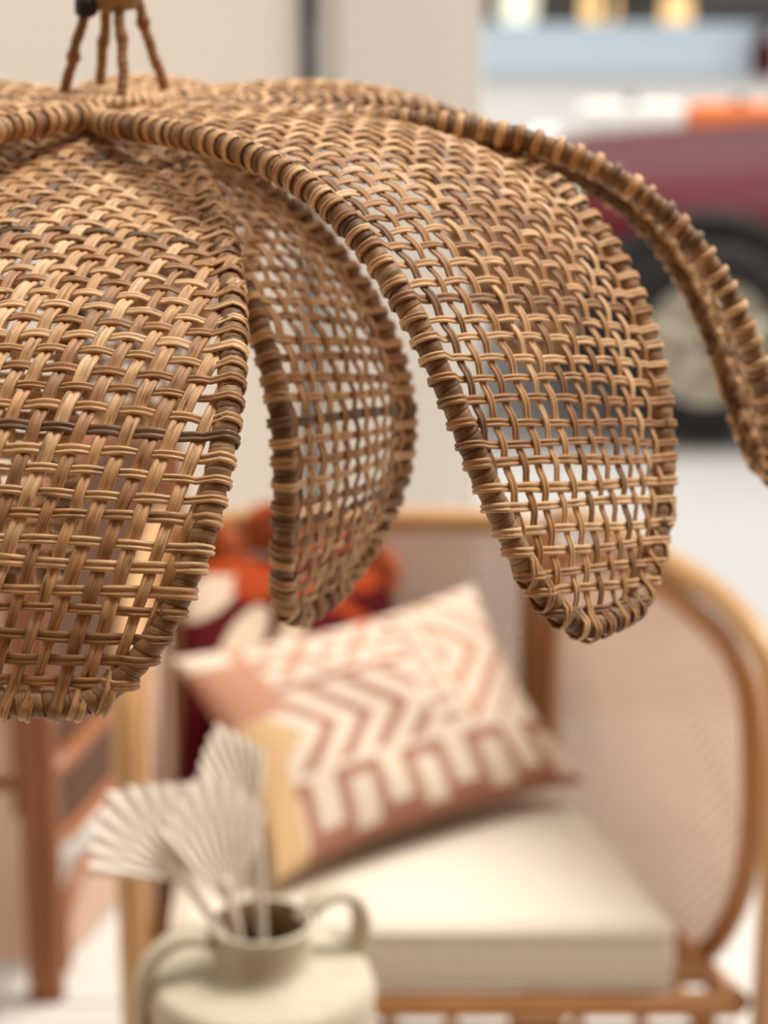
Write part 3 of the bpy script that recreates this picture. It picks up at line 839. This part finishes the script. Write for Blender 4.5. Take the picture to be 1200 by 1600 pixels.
# ------------------------------------------------------------------ street: red car, barrier, shopfront
def car():
    X0, YC = .34, 7.25
    root = thing('car', 'dark red car parked on the street, front wing and wheel in view', 'car', (X0, YC, 0))
    def loft(st, n=40, e=3.2):
        V = []; Fc = []
        for x, hw, zb, zt in st:
            for k in range(n):
                a = 2 * PI * k / n; ca, sa = math.cos(a), math.sin(a)
                V.append((X0 + x, YC + hw * math.copysign(abs(ca) ** (2 / e), ca), (zb + zt) / 2 + (zt - zb) / 2 * math.copysign(abs(sa) ** (2 / e), sa)))
        for i in range(len(st) - 1):
            for k in range(n):
                l = (k + 1) % n; Fc.append((i * n + k, (i + 1) * n + k, (i + 1) * n + l, i * n + l))
        Fc.append(tuple(range(n))); Fc.append(tuple((len(st) - 1) * n + k for k in range(n - 1, -1, -1)))
        return V, Fc
    raw('body', *loft([(0, .55, .30, .58), (.04, .68, .26, .66), (.12, .76, .23, .73), (.3, .83, .21, .775), (.6, .86, .20, .80), (1.0, .87, .20, .83), (1.6, .87, .20, .89), (2.6, .87, .20, .94), (3.4, .86, .22, .95), (3.9, .80, .26, .93), (4.1, .66, .32, .85)]), M['red'], root)
    raw('roof', *loft([(1.05, .60, .86, .93), (1.35, .66, .88, 1.14), (1.7, .68, .9, 1.36), (2.1, .68, .9, 1.43), (2.7, .68, .9, 1.42), (3.2, .66, .9, 1.30), (3.7, .62, .88, .98)], e=2.6), M['glass'], root)
    raw('roof_panel', *loft([(1.72, .50, 1.36, 1.39), (1.9, .60, 1.38, 1.435), (2.5, .62, 1.38, 1.45), (3.0, .58, 1.34, 1.40)], e=4), M['red'], root)
    for x in (.62, 3.25):
        for s_ in (-1, 1):
            yy = YC + s_ * .84
            w_ = MB()
            pr = [(.19, -.09), (.27, -.095), (.295, -.07), (.305, 0), (.295, .07), (.27, .095), (.19, .09)]
            V = []; n = 36
            for r_, o_ in pr:
                for k in range(n): V.append((X0 + x + r_ * math.cos(2 * PI * k / n), yy + o_, .305 + r_ * math.sin(2 * PI * k / n)))
            Fc = [(i * n + k, i * n + (k + 1) % n, (i + 1) * n + (k + 1) % n, (i + 1) * n + k) for i in range(len(pr) - 1) for k in range(n)]
            wh = w_.add(V, Fc).build('wheel', M['tyre'], root)
            r2 = MB()
            V = [(X0 + x + r_ * math.cos(2 * PI * k / n), yy + s_ * o_, .305 + r_ * math.sin(2 * PI * k / n)) for r_, o_ in ((.02, .085), (.05, .08), (.06, .05), (.17, .06), (.20, .09)) for k in range(n)]
            Fc = [(i * n + k, i * n + (k + 1) % n, (i + 1) * n + (k + 1) % n, (i + 1) * n + k) for i in range(4) for k in range(n)] + [tuple(range(n))]
            r2.add(V, Fc)
            for q in range(5):
                a = 2 * PI * q / 5 + .3
                r2.tube([(X0 + x + r_ * math.cos(a), yy + s_ * .085, .305 + r_ * math.sin(a)) for r_ in (.03, .1, .19)], [.03, .025, .03], 8)
            r2.build('wheel_rim', M['chrome'], wh)
            V = [(X0 + x + r_ * math.cos(PI * k / n * 1.16 - .25), YC + s_ * o_, .305 + r_ * math.sin(PI * k / n * 1.16 - .25)) for r_, o_ in ((.30, .84), (.31, .877), (.375, .880), (.385, .83)) for k in range(n + 1)]
            Fc = [(i * (n + 1) + k, i * (n + 1) + k + 1, (i + 1) * (n + 1) + k + 1, (i + 1) * (n + 1) + k) for i in range(3) for k in range(n)]
            raw('wheel_arch', V, Fc, M['tyre'], root)
    for s_ in (-1, 1):
        V = []; n = 20
        mbh = MB(); 
        prof = [(0.001, .11), (.05, .10), (.09, .07), (.11, .03), (.115, -.03)]
        c = (X0 + .20, YC + s_ * .60, .705)
        VV = []
        for r_, h_ in prof:
            for k in range(n):
                a = 2 * PI * k / n; VV.append((c[0] - h_ * .8 + r_ * .5 * math.sin(a), c[1] + r_ * math.cos(a) * 1.2, c[2] + h_ * .15 + r_ * .75 * math.sin(a)))
        FF = [(i * n + k, i * n + (k + 1) % n, (i + 1) * n + (k + 1) % n, (i + 1) * n + k) for i in range(len(prof) - 1) for k in range(n)]
        mbh.add(VV, FF).build('headlamp', M['lamp_glass'], root)
    for s_ in (-1, 1):  # dark strips standing in for shade on the car's lower sides
        MB().box(X0 + .10, X0 + 4.0, YC + s_ * .835 - .05, YC + s_ * .835 + .05, .20, .60, .03).build('side_shade', M['tyre'], root)
    MB().box(X0 - .05, X0 + .25, YC - .62, YC + .62, .30, .42, .03).build('bumper', M['tyre'], root)
    MB().box(X0 + .84, X0 + 1.02, YC - .885, YC - .86, .70, .75, .006).build('side_badge', M['violet'], root)
    for s_ in (-1, 1):
        MB().box(X0 + 1.35, X0 + 1.53, YC + s_ * .98 - .08, YC + s_ * .98 + .08, .93, 1.06, .03).build('wing_mirror', M['red'], root)
        MB().tube([(X0 + 1.45, YC + s_ * y, .96) for y in (.78, .92)], .02, 8).build('mirror_arm', M['red'], root)
car()

def barrier(x, y, label, m):
    root = thing('road_barrier', label, 'barrier', (x, y, 0), 'plastic road barriers')
    prof = [(.22, 0), (.22, .12), (.12, .30), (.09, .70), (.07, .76), (.0, .78)]
    V = []; L_ = .42
    for ex, sc in ((0, .9), (.04, 1), (L_ - .04, 1), (L_, .9)):
        for s_, pr in ((-1, prof), (1, prof[::-1][1:])):
            for w_, z in pr: V.append((x + ex, y + s_ * w_ * sc, z * (.99 if sc < 1 else 1) - .02))
    n = len(V) // 4
    Fc = [(i * n + k, i * n + (k + 1) % n, (i + 1) * n + (k + 1) % n, (i + 1) * n + k) for i in range(3) for k in range(n)] + [tuple(range(n - 1, -1, -1)), tuple(3 * n + k for k in range(n))]
    raw('shell', V, Fc, m, root, False)
    MB().lathe([(.03, .755), (.03, .775), (.012, .78)], (x + .21, y, 0), 16).build('filler_cap', M['black'], root)
    for u in (.12, .30):
        MB().box(x + u - .05, x + u + .05, y - .228, y - .205, -.0, .05, .004).build('foot_slot', M['black'], root)
barrier(.80, 9.0, 'white plastic road barrier standing behind the red car bonnet', M['white'])
barrier(1.24, 9.0, 'orange plastic road barrier behind the red car, right of the white one', M['orange'])
barrier(1.68, 9.0, 'orange plastic road barrier furthest right, cut by the picture edge', M['orange'])

# shopfront across the street
sh = struct('shop_wall', MB().box(-3, 9.5, 20.6, 20.8, -.02, 5.2), M['shopdark'])
shf = struct('shop_facade', MB().box(-3, 9.5, 20.0, 20.25, -.02, .38), M['blue'])
MB().box(-3, 9.5, 19.97, 20.28, .38, .42, .008).build('sill', M['blue'], shf, False)
MB().box(-3, 9.5, 20.0, 20.25, 2.9, 5.2).build('upper_wall', M['plaster_out'], shf, False)
MB().box(-3, 9.5, 19.9, 20.25, 2.55, 2.95, .01).build('fascia', M['blue'], shf, False)
for i in range(6):
    x = -3 + i * 2.5
    MB().box(x - .05, x + .05, 20.02, 20.2, .45, 2.6, .005).build('mullion', M['metal'], shf, False)
for i in range(5):
    x = -3 + i * 2.5
    MB().box(x + .06, x + 2.44, 20.1, 20.11, .425, 2.55).build('pane', M['pane'], shf, False)
struct('shop_floor', MB().box(-3, 9.5, 20.26, 20.6, .0, .30), M['shopdark'])
for x, r_, m, lb in ((1.22, .27, 'lantern2', 'pale glowing round lantern on the shop window sill, leftmost'), (1.97, .25, 'lantern', 'amber glowing round lantern in the shop window, middle of three'), (2.68, .21, 'lantern', 'small amber glowing round lantern in the shop window, rightmost of three')):
    root = thing('lantern', lb, 'lantern', (x, 20.4, .30), 'lanterns in the shop window')
    pr = [(.06, 0)] + [(r_ * math.sin(t) * (1 + .03 * math.cos(t * 24)), r_ * (1 - math.cos(t)) ) for t in np.linspace(.28, PI - .28, 30)] + [(.06, 2 * r_)]
    MB().lathe([(a * .72 if False else a, b) for a, b in pr], (x, 20.41, .30), 32).build('shade', M[m], root) if r_ < .18 else MB().lathe([(a * .68, b) for a, b in pr], (x, 20.41, .30), 32).build('shade', M[m], root)
    MB().tube([(x, 20.41, .30 + 2 * r_ + z) for z in (0, .05, .08)], .015, 8).build('cap', M['black'], root)
rb_ = thing('planter', 'small red planter on the pavement before the blue shopfront', 'planter', (3.38, 19.7, -.02))
MB().lathe([(.10, -.02), (.13, .22), (.15, .23), (.15, .26), (.12, .26), (.11, .20), (.01, .2)], (3.38, 19.7, 0), 24, False).build('pot', M['red'], rb_)
mbp = MB()
for i in range(40):
    a = rng.uniform(0, 2 * PI); e_ = rng.uniform(.03, .14); z = rng.uniform(.3, .48)
    mbp.tube([(3.38, 19.7, .2), (3.38 + e_ * .5 * math.cos(a), 19.7 + e_ * .5 * math.sin(a), .2 + (z - .2) * .7), (3.38 + e_ * math.cos(a), 19.7 + e_ * math.sin(a), z)], [.005, .02, .004], 5)
mbp.build('foliage', M['red'], rb_)
